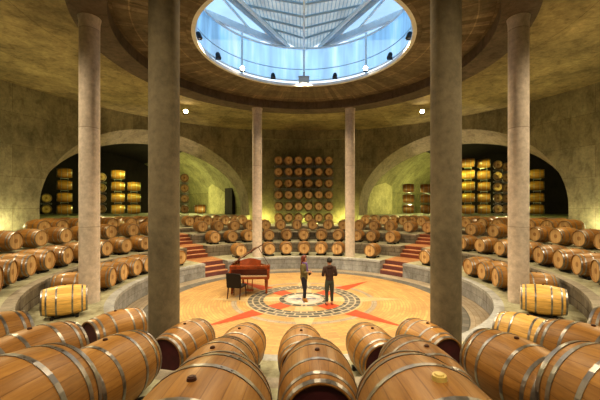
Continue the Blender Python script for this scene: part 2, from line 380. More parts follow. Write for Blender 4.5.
# ------------------------------------------------------------------ arches: rib reveal and vaulted tunnels
def vault(sgn, side):
    a = Vector((sgn*math.sin(R(AH)), math.cos(R(AH)), 0)); nrm = Vector((a.y, -a.x, 0))   # nrm points to increasing bearing
    def arc(hw, apex, spring, m=40):
        out = [(-hw, None)]
        for i in range(m+1):
            t = PI*i/m; out.append((-hw*math.cos(t), spring+apex*math.sin(t)))
        out.append((hw, None)); return out
    def front(u):              # distance along the axis where the wall cylinder is met
        return math.sqrt(RW*RW-u*u)
    # rib
    bm = bmesh.new(); t = .13
    rows = []; s = 0; prev = None
    for (u, z), (ub, zb_) in zip(arc(HWd, APEX, SPR), arc(HWd+.012, APEX2, SPR)):
        zz = T[5]-.3 if z is None else z
        p = a*D*front(u)+nrm*D*u; p.z = zz
        if prev is not None: s += (Vector(prev)-p).length
        prev = p.copy(); p2 = a*D*(front(u)+t)+nrm*D*ub; p2.z = T[5]-.3 if zb_ is None else zb_
        rows.append([(p, s, 0), (p2, s, t*D)])
    arc_sheet(bm, rows, 0)
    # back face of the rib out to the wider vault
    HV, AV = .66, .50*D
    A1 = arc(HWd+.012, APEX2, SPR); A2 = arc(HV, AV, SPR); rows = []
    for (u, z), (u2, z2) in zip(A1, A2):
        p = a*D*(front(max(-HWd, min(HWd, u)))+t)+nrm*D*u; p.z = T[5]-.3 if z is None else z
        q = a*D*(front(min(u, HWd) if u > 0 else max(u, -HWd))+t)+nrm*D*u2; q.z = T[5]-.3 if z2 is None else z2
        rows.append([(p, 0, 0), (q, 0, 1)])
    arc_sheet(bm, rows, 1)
    struct(obj(f'trim_{8 if sgn<0 else 9}', bm, [M['rib'], M['vault_shade']]))
    # tunnel shell: bay side painted as lit pale green, crown and far side as shade
    bm = bmesh.new(); S1 = 2.75
    rows = []
    for i in range(15):
        row = []
        for u, z in A2:
            s0_ = front(max(-HWd, min(HWd, u)))+t; sN = s0_+(S1-s0_)*i/14
            q = a*D*sN+nrm*D*u; q.z = T[5]-.3 if z is None else z
            row.append((q, sN*D, q.z+abs(u)*D))
        rows.append(row)
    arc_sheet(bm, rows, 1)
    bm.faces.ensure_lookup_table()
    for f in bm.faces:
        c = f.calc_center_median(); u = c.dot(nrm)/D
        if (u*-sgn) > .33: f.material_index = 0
    struct(obj(f'wall_vault_{side}', bm, [M['lit_vault'], M['vault_shade']]))
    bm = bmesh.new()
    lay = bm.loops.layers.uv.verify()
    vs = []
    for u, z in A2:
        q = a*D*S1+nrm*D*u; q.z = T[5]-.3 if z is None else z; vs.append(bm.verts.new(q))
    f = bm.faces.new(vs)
    struct(obj(f'wall_vault_end_{side}', bm, M['vault_shade']))
    bm = bmesh.new()
    lay = bm.loops.layers.uv.verify(); vs = []
    for s_, u in ((1.0, 0),):
        pass
    n = 16
    rows = []
    for i in range(n+1):
        u = -.67+1.34*i/n
        uu = max(-HWd, min(HWd, u))
        p = a*D*(front(uu)-.012)+nrm*D*u*(HWd/.67); p.z = T[5]
        q = a*D*(S1)+nrm*D*u; q.z = T[5]
        p0 = p.copy(); p0.z = T[4]
        m_ = a*D*1.45+nrm*D*u; m_.z = T[5]
        rows.append([(p0, 0, 0), (p, 0, 0), (m_, 0, 0), (q, 0, 0)])
    arc_sheet(bm, rows, 0)
    struct(obj(f'floor_vault_{side}', bm, M['tier']))
    return a, nrm
VL = vault(-1, 'left'); VR = vault(1, 'right')

# ------------------------------------------------------------------ ceiling
bm = bmesh.new()
ring_flat(bm, ROC, .515, ZI, step=3, mat=0, nr=3)
ring_wall(bm, .512, ZB, ZI, step=2, mat=1)
ring_flat(bm, .512, .59, ZB, step=2, mat=1)
ring_wall(bm, .59, ZB, ZO, step=2, mat=1)
ring_flat(bm, .585, RW+.02, ZO, step=3, mat=2, nr=3)
ring_wall(bm, ROC+.02, ZI+.03, ZO+.1, step=6, mat=3, r1=.585); ring_flat(bm, .58, RW+.2, ZO+.1, step=6, mat=3); ring_flat(bm, ROC, ROC+.02, ZI+.03, step=3, mat=3)
ring_wall(bm, ROC, ZI, ZI+.03, step=3, mat=3)
ring_flat(bm, .312, ROC, ZI, step=3, mat=3); ring_wall(bm, .312, ZI, ZI+.12, step=3, mat=3); ring_flat(bm, .312, ROC, ZI+.12, step=3, mat=3); ring_wall(bm, ROC, ZI+.03, ZI+.12, step=3, mat=3)
M['rim'] = simple('white_rim_paint', (.78, .80, .84), .5, 0, .06)
struct(obj('ceiling', bm, [M['ceil_in'], M['beam'], M['ceil_out'], M['rim']]))

# ------------------------------------------------------------------ pillars
plab = {-22.5: 'slim pale concrete pillar behind the piano', 22.5: 'slim pale concrete pillar behind the two visitors, right of the barrel stack',
        -67.5: None, 67.5: None,
        -112.5: 'pale round concrete pillar behind the lone barrel at left', 112.5: 'pale round concrete pillar behind the lone barrel at right',
        -157.5: 'thick shaded concrete pillar in front, left of the piano', 157.5: 'thick shaded concrete pillar in front, right of the visitors'}
for a, lb in plab.items():
    a0_ = a; pr_ = .5465
    if lb is None: lb = 'concrete pillar hidden behind the thick ' + ('left' if a < 0 else 'right') + ' front pillar'
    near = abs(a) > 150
    if abs(a) == 112.5: a = math.copysign(113, a); pr_ = .552
    if a == 157.5: a = 157.1
    if a == -22.5: a = -22.9
    bm = bmesh.new(); r = .0218*D
    n = 40; lay = bm.loops.layers.uv.verify(); rows = []
    prof = [(r+.006, T[1]), (r, T[1]+.03), (r, T[1]+4.0), (r, ZB-.35), (r*1.02, ZB-.15), (r*1.12, ZB)]
    for i in range(n+1):
        t = 2*PI*i/n
        rows.append([(Vector((rr*math.cos(t), rr*math.sin(t), z)), t*r, z) for rr, z in prof])
    arc_sheet(bm, rows)
    bmesh.ops.remove_doubles(bm, verts=bm.verts, dist=1e-5)
    o = obj('concrete_pillar', bm, M['pillar_shaded'] if near else M['pillar'], smooth=True)
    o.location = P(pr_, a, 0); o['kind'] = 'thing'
    # dropped haunch where the ring beam meets the pillar
    tag(o, lb, 'pillar', 'round concrete pillars')

# ------------------------------------------------------------------ barrels
BL = .975; BR = .383; HR = .315
def prof_r(t): return BR-(BR-HR)*abs(t)**2.1
def barrel_proto(lod, staves='stave', bung='bung', hoops=None):
    n = 40 if lod == 0 else 24; m = 14 if lod == 0 else 8
    bm = bmesh.new()
    pr = [(-BL/2+.03, HR-.022), (-BL/2, HR-.022)]+[(BL/2*t, prof_r(t)) for t in [-1+2*i/m for i in range(m+1)]]+[(BL/2, HR-.022), (BL/2-.03, HR-.022)]
    lathe_y(bm, pr, n)
    bmesh.ops.recalc_face_normals(bm, faces=bm.faces)
    root = obj('wine_barrel', bm, M[staves])
    for i, p in enumerate(root.data.polygons): p.use_smooth = True
    for s in (1, -1):
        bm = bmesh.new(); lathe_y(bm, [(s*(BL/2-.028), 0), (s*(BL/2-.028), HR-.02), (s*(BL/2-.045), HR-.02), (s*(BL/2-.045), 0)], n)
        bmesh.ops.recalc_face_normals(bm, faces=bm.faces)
        h = obj('barrel_head', bm, M['head'] if s > 0 else M['maroon_head'], root)
        if s < 0: h['label'] = 'dark maroon barrel head'
    ts = hoops or ((.955, .76, .34) if lod == 0 else (.93, .38))
    for t0 in ts:
        for s in (1, -1):
            bm = bmesh.new(); w = .018 if lod == 0 else .022
            if t0 > .9: w *= 1.15
            y0 = s*(BL/2*t0)-w; y1 = s*(BL/2*t0)+w
            y0 = max(-BL/2+.001, y0); y1 = min(BL/2-.001, y1)
            r0 = prof_r(y0/(BL/2)); r1 = prof_r(y1/(BL/2)); h = .005
            lathe_y(bm, [(y0, r0-.004), (y0, r0+h), (y1, r1+h), (y1, r1-.004)], n)
            if lod == 0:
                for dx in (-.03, .03):
                    ym = (y0+y1)/2; a_ = .35+dx/BR
                    rr = (r0+r1)/2+h
                    c = Vector((rr*math.sin(a_), ym, rr*math.cos(a_)))
                    tube(bm, c, c*1.0+Vector((math.sin(a_), 0, math.cos(a_)))*.004, .008, .006, 8)
            bmesh.ops.recalc_face_normals(bm, faces=bm.faces)
            ob = obj('hoop', bm, M['steel'], root)
            for p in ob.data.polygons: p.use_smooth = False
    if lod == 0:
        bm = bmesh.new(); big = 1.5 if bung == 'bung_pale' else 1
        tube(bm, (0, 0, BR-.01), (0, 0, BR+.014*big), .026*big, .023*big, 20)
        tube(bm, (0, 0, BR+.014*big), (0, 0, BR+.019*big), .017*big, .014*big, 14)
        obj('bung', bm, M[bung], root)
    return root
protos = {'near': barrel_proto(0), 'pale': barrel_proto(0, 'stave_lit'), 'amber': barrel_proto(0, 'stave', 'bung_pale'), 'far': barrel_proto(1)}  # pale: barrels with bright light painted into the staves
def copy_tree(o):
    c = o.copy(); C.objects.link(c)
    for ch in list(o.children):
        d = ch.copy(); C.objects.link(d); d.parent = c
    return c
used = set()
def barrel(kind, loc, rz, label, group, roll=0.0):
    o = protos[kind] if kind not in used else copy_tree(protos[kind]); used.add(kind)
    o.location = loc; o.rotation_euler = (0, roll, rz)
    return tag(o, label, 'barrel', group)
# cradle: two black notched cross bars joined by a rail
bm = bmesh.new()
for y in (-.26, .26):
    box(bm, (-.27, y-.035, 0), (.27, y+.035, .03))
    for s in (-1, 1):
        v = [bm.verts.new(p) for p in ((s*.27, y-.035, .03), (s*.27, y+.035, .03), (s*.10, y+.035, .03), (s*.10, y-.035, .03), (s*.27, y-.035, .085), (s*.27, y+.035, .085))]
        bm.faces.new((v[0], v[3], v[4])); bm.faces.new((v[1], v[5], v[2])); bm.faces.new((v[3], v[2], v[5], v[4])); bm.faces.new((v[0], v[4], v[5], v[1]))
for x in (-.14, .14): box(bm, (x-.02, -.26, .002), (x+.02, .26, .028))
bmesh.ops.recalc_face_normals(bm, faces=bm.faces)
cradle0 = obj('barrel_cradle', bm, M['black']); cradle_used = [False]
def cradle(loc, rz, label, group='black cradles under the barrels'):
    o = cradle0.copy() if cradle_used[0] else cradle0
    if cradle_used[0]: C.objects.link(o)
    cradle_used[0] = True
    o.location = loc; o.rotation_euler = (0, 0, rz)
    return tag(o, label, 'cradle', group)
CL = .035
def radial_barrel(kind, th, rhead, tier, label, group, with_cradle=True, clabel=None, dth=0):
    rc = rhead+BL/2/D
    p = P(rc, th, T[tier]+CL+BR)
    rz = PI-R(th)+R(dth)
    barrel(kind, p, rz, label, group, random.uniform(-.06, .06))
    if with_cradle:
        cl = clabel or ('cradle under ' + label.replace('oak barrel, ', 'barrel '))
        if len(cl.replace(',', ' ').split()) > 16: cl = ' '.join(cl.split()[:16])
        cradle(P(rc, th, T[tier]), rz, cl)
def row(pxs, rhead, tier, where, group, kind='near', cr=True, fromright=False):
    n = len(pxs)
    for i, px in enumerate(pxs):
        th = ang(px, rhead)
        if n == 1: lb = f'oak barrel {where}'
        else:
            k = i if not fromright else n-1-i
            lb = f'oak barrel, {ordn[k]} from left {where}'
        radial_barrel(kind, th, rhead, tier, lb, group, cr, dth=random.uniform(-1.2, 1.2))
G1, G2, G3, G4 = 'barrels on the lowest tier', 'barrels on the second tier', 'barrels on the third tier', 'barrels on the top tier'
# lowest tier
row([270, 286.7, 304, 320.5, 337], .53, 1, 'on the lowest tier between both slim pillars', G1)
row([241.5], .53, 1, 'on the lowest tier directly behind the piano lid', G1)
row([181.5], .53, 1, 'on the lowest tier half hidden by thick left pillar', G1)
row([369.5], .53, 1, 'on the lowest tier between slim pillar and right steps', G1)
row([424], .53, 1, 'on the lowest tier just right of the right steps', G1)
row([113.5, 124.5, 138, 149.5], .53, 1, 'on the lowest tier between the two left pillars', G1)
row([467.5, 481, 494.5], .53, 1, 'on the lowest tier between the two right pillars', G1)
radial_barrel('near', -107.6, .562, 1, 'oak barrel side-on behind the left pale pillar, above the lone barrel', G1)
radial_barrel('near', 107.8, .562, 1, 'oak barrel side-on behind the right pale pillar, above the lone barrel', G1)
radial_barrel('pale', -123, .547, 1, 'lone brightly lit oak barrel side-on in front of left pale pillar', G1)
radial_barrel('pale', 122.5, .547, 1, 'lone brightly lit oak barrel side-on in front of right pale pillar', G1)
# second tier
row([269.5, 287, 303.8, 321, 337.5], .70, 2, 'in the middle row between both slim pillars', G2)
row([215.7, 233, 249], .70, 2, 'in the middle row above the piano', G2)
row([356.5, 371, 390], .70, 2, 'in the middle row between slim pillar and right steps', G2)
row([0, 14, 32, 50.5, 68.5, 88], .695, 2, 'in the second row left of left pale pillar', G2)
row([108, 127, 146], .695, 2, 'in the second row between the two left pillars', G2)
row([461, 479.5, 499], .70, 2, 'in the second row between the two right pillars', G2)
row([518, 538, 557.5, 576, 594.5], .70, 2, 'in the second row right of right pale pillar', G2)
# third tier
row([266, 281, 297, 312.5, 328, 343], .84, 3, 'in the third row below the back wall stack', G3, cr=False)
row([203, 219.3, 235.3, 250], .84, 3, 'in the third row above the piano', G3, cr=False)
row([358.8, 373.5, 389, 407.8, 427], .84, 3, 'in the third row between slim pillar and thick right pillar', G3, cr=False)
row([-8, 17, 42, 67, 90], .84, 3, 'in the third row left of left pale pillar', G3, cr=False)
row([112, 134, 152], .84, 3, 'in the third row between the two left pillars', G3, cr=False)
row([449, 470.5, 492.5], .865, 3, 'in the third row between the two right pillars', G3, cr=False)
row([513, 534.3, 555, 578, 600], .865, 3, 'in the third row right of right pale pillar', G3, cr=False)
# top tier, two rows
for rr, nm, sets in ((1.05, 'front top-tier row', ([45, 63, 82], [113, 132, 150], [190, 208, 226, 243], [365, 384, 403, 421], [450, 465.5, 481, 497], [529, 546.5, 564])),
                     (1.175, 'rear top-tier row', ([54, 70], [104, 122, 141], [199, 217, 235], [374, 393, 412], [458, 473, 489, 505], [537, 555]))):
    wh = ['left of left pale pillar', 'between the two left pillars', 'under the left arch near piano', 'under the right arch beside slim pillar', 'between the two right pillars', 'right of right pale pillar']
    for s, w in zip(sets, wh): row(s, rr, 4, f'in {nm} {w}', G4, 'far', False)
# foreground, second tier (near side)
def fg(th, rh, tier, label, kind='near', group='large foreground barrels', dth=0):
    radial_barrel(kind, 180-th, rh, tier, label, group, dth=dth)
fg(.8, .70, 2, 'large oak barrel in centre foreground with dark maroon near head')
fg(7.6, .70, 2, 'large oak barrel in second foreground row, just right of the central one')
fg(14.3, .70, 2, 'large oak barrel with bright hoops right of the thick right pillar foot')
fg(21.7, .70, 2, 'oak barrel at right edge directly below the lone lit barrel')
fg(29.5, .70, 2, 'oak barrel cut by the right frame edge, highest there')
fg(-5.6, .70, 2, 'large oak barrel in second foreground row, just left of the central one')
fg(-13.1, .70, 2, 'large oak barrel ending at foot of the thick left pillar')
fg(-20.0, .70, 2, 'large oak barrel at left edge below the lone lit barrel')
fg(-27, .70, 2, 'oak barrel at far left edge, higher of the two resting there')
fg(-34.2, .70, 2, 'oak barrel cut off at far left edge above all foreground barrels')
fg(-2.9, .83, 3, 'nearest oak barrel left of centre, cut by the bottom edge')
fg(3.6, .83, 3, 'nearest oak barrel right of centre with amber bung', 'amber')
fg(-9.2, .83, 3, 'nearest oak barrel in the bottom left corner')
fg(10.4, .83, 3, 'nearest oak barrel in the bottom right corner')
fg(-.3, .53, 1, 'small oak barrel end peeking behind the central foreground barrel')
fg(9.2, .53, 1, 'oak barrel with dark maroon head right behind central foreground barrel')
fg(17.4, .53, 1, 'oak barrel left of the foot of thick right pillar')
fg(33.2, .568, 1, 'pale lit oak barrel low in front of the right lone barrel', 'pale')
fg(-8.6, .53, 1, 'oak barrel on paving edge behind the left foreground pair')
fg(-16.9, .53, 1, 'oak barrel just right of the thick left pillar foot, dark near head')
fg(-30.8, .53, 1, 'oak barrel left of the thick left pillar beside its foot')

# ------------------------------------------------------------------ racks
def rack_mesh(w, d, h):
    bm = bmesh.new(); t = .016
    for x in (-w/2, w/2):
        for y in (-d/2, d/2): box(bm, (x-t, y-t, 0), (x+t, y+t, h))
    for z in (.02, h-.02):
        for y in (-d/2, d/2): box(bm, (-w/2, y-t*.8, z-t*.8), (w/2, y+t*.8, z+t*.8))
    for x in (-w/2, w/2): box(bm, (x-t*.8, -d/2, h-.035), (x+t*.8, d/2, h-.005))
    k = max(1, round(w/.8))
    for i in range(k):
        cx = -w/2+w*(i+.5)/k
        for s in (-.2, .2):
            for y in (-d/2, d/2): box(bm, (cx+s-.02, y-.03, h-.02), (cx+s+.02, y+.03, h+.02))
    return bm
STP = .073*D
rk2 = obj('barrel_rack', rack_mesh(1.56, .55, .15), M['rack']); rk1 = obj('barrel_rack', rack_mesh(.70, .46, .125), M['rack'])
rku = {}
def rack(proto, loc, rz, label, group):
    o = proto if proto.name not in rku else proto.copy()
    if proto.name in rku: C.objects.link(o)
    rku[proto.name] = 1
    o.location = loc; o.rotation_euler = (0, 0, rz); tag(o, label, 'rack', group)
lvl = ['bottom', 'second', 'third', 'fourth', 'fifth', 'top']
def layer(k, n): return 'top' if k == n-1 else ('bottom' if k == 0 else ordn[k])
# stack on the back bay: 6 columns, 6 layers (steel racks carry two barrels each)
rh = 1.17; zc = 1+rh
for k in range(6):
    zb = T[4]+.13+k*.0755*D
    for i in range(6):
        x = ([278.4, 288.6, 298.6, 308.6, 318.8, 329.0][i]-304)/F*zc*D
        yy = (rh*D+BL/2)
        barrel('far', (x, yy, zb+BR), PI, f'oak barrel in back wall stack, {layer(k,6)} layer, {ordn[i]} column from left', 'barrels stacked on the back wall', random.uniform(-.3, .3))
    for i, px in enumerate((283.5, 303.6, 323.9)):
        x = (px-304)/F*zc*D
        rack(rk2, (x, rh*D+BL/2, zb-.13 if k == 0 else zb-.165), 0, f'steel rack under the {layer(k,6)} layer of back wall stack, {["left","middle","right"][i]} pair', 'steel racks of the back wall stack')
# stacks inside the arches
def stack(px, z, n, facing, where, dz0=0):
    k = (px-304)/F; x = k*z*D; y = (z-1)*D
    yaw = {'side': -math.atan(k) + PI/2, 'end': -math.atan(k)+PI}[facing]
    for j in range(n):
        zb = T[5]+.15+j*STP+dz0
        barrel('far', (x, y, zb+BR), yaw, f'racked barrel in {where}, {layer(j,n) if n>1 else "single"} layer'.replace(', single layer', ''), 'racked barrels inside the arches', random.uniform(-.3, .3))
        rack(rk1, (x, y, zb-.15 if j == 0 else zb-.135), yaw, f'grey rack under the {"only" if n==1 else layer(j,n)} barrel of {where}', 'grey racks inside the arches')
stack(118, 2.1, 4, 'side', 'left arch, tall stack right of pale pillar')
stack(134, 2.13, 3, 'side', 'left arch, second stack right of pale pillar')
stack(64.5, 2.0, 4, 'side', 'left arch, stack left of pale pillar')
stack(101.5, 2.28, 4, 'end', 'left arch, end-on stack hugging pale pillar')
stack(46.5, 2.2, 2, 'end', 'left arch, leftmost end-on stack')
stack(200, 2.25, 1, 'side', 'left arch, lone side-on stack near piano')
stack(184.5, 2.35, 4, 'end', 'left arch, stack touching thick left pillar')
stack(468, 2.08, 5, 'side', 'right arch, first stack right of thick pillar')
stack(483.8, 2.12, 5, 'side', 'right arch, second stack right of thick pillar')
stack(498, 2.2, 5, 'end', 'right arch, end-on stack left of pale pillar')
stack(506.5, 2.3, 5, 'end', 'right arch, end-on stack hugging pale pillar')
stack(537, 2.05, 4, 'side', 'right arch, stack right of pale pillar')
stack(408.5, 2.3, 3, 'side', 'right arch, dark stack near slim pillar')
stack(426, 2.34, 3, 'side', 'right arch, dark stack touching thick pillar')

# ------------------------------------------------------------------ niches in the green vault walls
def niche(V, sgn, n):
    a, nr = V; side = -sgn
    def q(s, u, z): v = a*D*s+nr*D*u*side; return Vector((v.x, v.y, z))
    bm = bmesh.new(); lay = bm.loops.layers.uv.verify()
    # splayed slab standing off the wall with a pointed head
    s0, s1 = (1.655, 1.87) if sgn < 0 else (1.33, 1.74)
    z0, z1, z2 = T[5], EYE+.165*D, EYE+.225*D
    pts = [q(s0, .645, z0), q(s1, .60, z0), q(s1, .60, z1), q((s0+s1)/2, .62, z2), q(s0, .645, z1)]
    bk = [p+nr*side*.5 for p in pts]
    A = [bm.verts.new(p) for p in pts]; B = [bm.verts.new(p) for p in bk]
    bm.faces.new(A); bm.faces.new(B[::-1])
    for i in range(5): bm.faces.new((A[i], B[i], B[(i+1) % 5], A[(i+1) % 5]))
    bmesh.ops.recalc_face_normals(bm, faces=bm.faces)
    struct(obj(f'trim_{n}', bm, M['niche']))
    if sgn > 0: return
    bm = bmesh.new()
    c0 = q(1.42, .636, T[5]); 
    d = [q(1.53, .63, T[5]), q(1.645, .63, T[5]), q(1.645, .63, EYE+.21*D), q(1.53, .63, EYE+.21*D)]
    A = [bm.verts.new(p) for p in d]; B = [bm.verts.new(p+nr*side*.3) for p in d]
    bm.faces.new(A)
    for i in range(4): bm.faces.new((A[i], B[i], B[(i+1) % 4], A[(i+1) % 4]))
    struct(obj(f'door_{n-9}', bm, M['vault_shade']))
niche(VL, -1, 10); niche(VR, 1, 11)

# ------------------------------------------------------------------ skylight lantern
def mat_glass(name, col, trans=.55, streak=True):
    m = bpy.data.materials.new(name); m.use_nodes = True; t = m.node_tree; t.nodes.clear()
    o = t.nodes.new('ShaderNodeOutputMaterial')
    tr = N(t, 'ShaderNodeBsdfTranslucent'); tp = N(t, 'ShaderNodeBsdfTransparent'); gl = N(t, 'ShaderNodeBsdfGlossy'); gl.inputs['Roughness'].default_value = .08
    tc = N(t, 'ShaderNodeTexCoord'); mp = N(t, 'ShaderNodeMapping'); mp.inputs['Scale'].default_value = (.9, .9, .12) if streak else (.4, .4, .4); L(t, tc.outputs['Object'], mp.inputs[0])
    no = N(t, 'ShaderNodeTexNoise', i_Scale=1.6, i_Detail=3.0); L(t, mp.outputs[0], no.inputs['Vector'])
    r = ramp(t, [(.36, [c*.5 for c in col]), (.56, col), (.68, (.95, .98, 1.0))]) if streak else ramp(t, [(.3, [c*.8 for c in col]), (.7, [min(1, c*1.2) for c in col])])  # streaks paint reflections into the drum glass colour
    L(t, no.outputs[0], r.inputs[0]); L(t, r.outputs[0], tr.inputs[0]); tp.inputs[0].default_value = (.8, .92, 1, 1)
    m1 = N(t, 'ShaderNodeMixShader'); m1.inputs[0].default_value = trans; L(t, tr.outputs[0], m1.inputs[1]); L(t, tp.outputs[0], m1.inputs[2])
    m2 = N(t, 'ShaderNodeMixShader'); m2.inputs[0].default_value = .08; L(t, m1.outputs[0], m2.inputs[1]); L(t, gl.outputs[0], m2.inputs[2])
    L(t, m2.outputs[0], o.inputs[0]); return m
M['drum_glass'] = mat_glass('blue_drum_glass', (.46, .76, 1.0), .25)
M['roof_glass'] = mat_glass('pale_roof_glass', (.50, .62, .68), .25, False)
M['slats'] = brick('cream_roof_slats', (.80, .78, .70), (.66, .66, .62), (.35, .45, .52), 6, .16, ms=.02)
_t = M['slats'].node_tree; _b = [n for n in _t.nodes if n.type == 'BSDF_PRINCIPLED'][0]; _o = [n for n in _t.nodes if n.type == 'OUTPUT_MATERIAL'][0]
_tr = N(_t, 'ShaderNodeBsdfTranslucent'); _tr.inputs[0].default_value = (.8, .85, .85, 1); L(_t, _b.inputs['Base Color'].links[0].from_socket, _tr.inputs[0])
_m = N(_t, 'ShaderNodeMixShader'); _m.inputs[0].default_value = .5; L(_t, _b.outputs[0], _m.inputs[1]); L(_t, _tr.outputs[0], _m.inputs[2]); L(_t, _m.outputs[0], _o.inputs[0])
M['white_steel'] = simple('white_roof_steel', (.75, .86, .92), .4, .0, .05)
M['blue_steel'] = simple('blue_grey_roof_steel', (.36, .50, .60), .4, .0, .05)
sk = empty('skylight', (0, 0, ZI))
tag(sk, 'round glazed skylight lantern with blue glass drum over the central opening', 'skylight')
ZR = EYE+.6355*D; ZG = EYE+.505*D
for k in range(8):
    bm = bmesh.new(); ring_wall(bm, ROC+.008, ZG-ZI, ZR-ZI, 45*k+.5, 45*k+44.5, 3); obj('glass_panel', bm, M['drum_glass'], sk)
    bm = bmesh.new(); p = P(ROC+.004, 45*k, 0)
    tube(bm, p+Vector((0, 0, .05)), p+Vector((0, 0, ZR-ZI+.12)), .055, n=12)
    bmesh.ops.create_icosphere(bm, subdivisions=2, radius=.07, matrix=Matrix.Translation(p+Vector((0, 0, ZR-ZI+.13))))
    obj('post', bm, M['white_steel'], sk)
for nm, rr, zz, rad, mt in (('handrail', ROC+.004, ZR, .05, 'white_steel'), ('mid_rail', ROC+.006, ZG+(ZR-ZG)*.36, .018, 'blue_steel'), ('base_rail', ROC+.002, ZG, .035, 'white_steel')):
    bm = bmesh.new(); n = 96; rows = []
    for i in range(n+1):
        a = 360*i/n
        rows.append([(P(rr+rad/D*math.cos(2*PI*j/8), a, zz-ZI+rad*math.sin(2*PI*j/8)), 0, 0) for j in range(9)])
    arc_sheet(bm, rows); obj(nm, bm, M[mt], sk)
ZP = EYE+.665*D-ZI
# roof: central V-shaped slatted field, clear glass either side, steel beams fanning from the far rim
def rf(x, zdep, dz=0): return Vector((x*D, (zdep-1)*D, ZP+dz))
bm = bmesh.new(); lay = bm.loops.layers.uv.verify()
for s in (-1, 1):
    rows = []
    for i in range(13):
        zd = 1.36-i*.06; hw = .075+(1.36-zd)*.44
        rows.append([(rf(0, zd, -.35), zd*D, 0), (rf(s*hw, zd, .15), zd*D-.9, hw*D)])
    lay = None
    arc_sheet(bm, rows)
obj('slatted_roof_panel', bm, M['slats'], sk)
for s in (-1, 1):
    bm = bmesh.new(); rows = []
    for i in range(13):
        zd = 1.36-i*.06; hw = .075+(1.36-zd)*.44
        rows.append([(rf(s*hw, zd, .16), 0, 0), (rf(s*.48, zd, .35), 1, 0)])
    arc_sheet(bm, rows); obj('glass_roof_panel', bm, M['roof_glass'], sk)
def beam(x0, z0, x1, z1, r, mt, dz=0.0):
    bm = bmesh.new(); a = rf(x0, z0, dz); b = rf(x1, z1, dz)
    d = (b-a).normalized(); sd = Vector((-d.y, d.x, 0)); up = Vector((0, 0, 1))
    c = [a+sd*i*r+up*j*r*1.6 for i, j in ((-1, -1), (1, -1), (1, 1), (-1, 1))]; e_ = [b+sd*i*r+up*j*r*1.6 for i, j in ((-1, -1), (1, -1), (1, 1), (-1, 1))]
    A = [bm.verts.new(p) for p in c]; B = [bm.verts.new(p) for p in e_]
    bm.faces.new(A); bm.faces.new(B[::-1])
    for i in range(4): bm.faces.new((A[i], B[i], B[(i+1) % 4], A[(i+1) % 4]))
    bmesh.ops.recalc_face_normals(bm, faces=bm.faces)
    obj('roof_beam', bm, M[mt], sk)
for s in (-1, 1):
    beam(s*.075, 1.345, s*.39, .72, .10, 'blue_steel', -.05)
    beam(s*.060, 1.345, s*.375, .66, .045, 'white_steel', -.2)
    beam(s*.075, 1.335, s*.34, 1.10, .085, 'white_steel', -.2)
    beam(s*.20, 1.235, s*.265, 1.02, .03, 'white_steel', -.05)
    beam(s*.135, 1.29, s*.22, 1.0, .03, 'white_steel', -.02)
for zd in (1.24, 1.17, 1.10, 1.03):
    for s in (-1, 1):
        bm = bmesh.new(); hw = .075+(1.36-zd)*.44
        tube(bm, rf(0, zd, -.42), rf(s*hw, zd, .06), .05, n=8); obj('purlin', bm, M['blue_steel'], sk)
bm = bmesh.new(); tube(bm, rf(0, 1.36, -.45), rf(0, .66, -.45), .05, n=8); obj('valley_beam', bm, M['white_steel'], sk)

# ------------------------------------------------------------------ spotlights on the rim and under the ceiling
M['lamp'] = simple('lit_lamp_lens', (1, .9, .7), .3, emit=(1, .78, .45), es=60)
M['lamp_off'] = simple('dark_lamp_lens', (.08, .08, .09), .2)
M['housing'] = simple('black_lamp_housing', (.01, .01, .012), .4)
M['greybox'] = simple('grey_box_paint', (.45, .48, .5), .5)
def lampfix(a, r, z, lit, label, tgt):
    p = P(r, a, z); o = empty('spotlight', p)
    d = (Vector(tgt)-p).normalized(); q = d.to_track_quat('Y', 'Z').to_matrix().to_4x4()
    bm = bmesh.new(); lathe_y(bm, [(-.16, 0), (-.16, .09), (-.1, .12), (.12, .15), (.15, .15), (.15, .13), (.10, .12), (.10, 0)], 20); bm.transform(q)
    bmesh.ops.recalc_face_normals(bm, faces=bm.faces); obj('housing', bm, M['housing'], o)
    bm = bmesh.new(); lathe_y(bm, [(.125, .118), (.135, .08), (.14, 0)], 20); bm.transform(q); obj('lens', bm, M['lamp' if lit else 'lamp_off'], o)
    bm = bmesh.new(); 
    for x in (-.16, .16): tube(bm, q @ Vector((x, 0, 0)), Vector((x, 0, -.2)), .012, n=6)
    tube(bm, (-.16, 0, -.2), (.16, 0, -.2), .02, n=6); obj('bracket', bm, M['housing'], o)
    if r < .4: o.scale = (.78,)*3
    tag(o, label, 'spotlight', 'spotlights around the skylight rim' if r < .4 else 'spotlights under the outer ceiling')
    return p, d
def spot(p, tgt, w, col, size, rad=.15, blend=.6):
    l = bpy.data.lights.new('spot', 'SPOT'); l.energy = w; l.color = col; l.spot_size = R(size); l.spot_blend = blend; l.shadow_soft_size = rad
    o = bpy.data.objects.new('lamp_or_fill_light', l); o.location = p; o.rotation_euler = (Vector(tgt)-Vector(p)).to_track_quat('-Z', 'Y').to_euler(); C.objects.link(o); return o
def pt(p, w, col, rad=.2):
    l = bpy.data.lights.new('point', 'POINT'); l.energy = w; l.color = col; l.shadow_soft_size = rad
    o = bpy.data.objects.new('lamp_or_fill_light', l); o.location = p; C.objects.link(o); return o
WARM = (1, .77, .46); GREEN = (1, .95, .38); AMB = (1, .82, .55)
zl = EYE+.512*D
rim = {-22.5: 'dark spotlight on the rim between bright left lamp and centre box', 22.5: 'dark spotlight on the rim between bright right lamp and centre box',
       -67.5: 'dark spotlight on the rim just left of the bright left lamp', 67.5: 'dark spotlight on the rim just right of the bright right lamp',
       -92: 'dark spotlight highest on the left side of the rim', 92: 'dark spotlight highest on the right side of the rim'}
for a, lb in rim.items(): lampfix(a, .315, zl, False, lb, (P(.1, a, 0)))
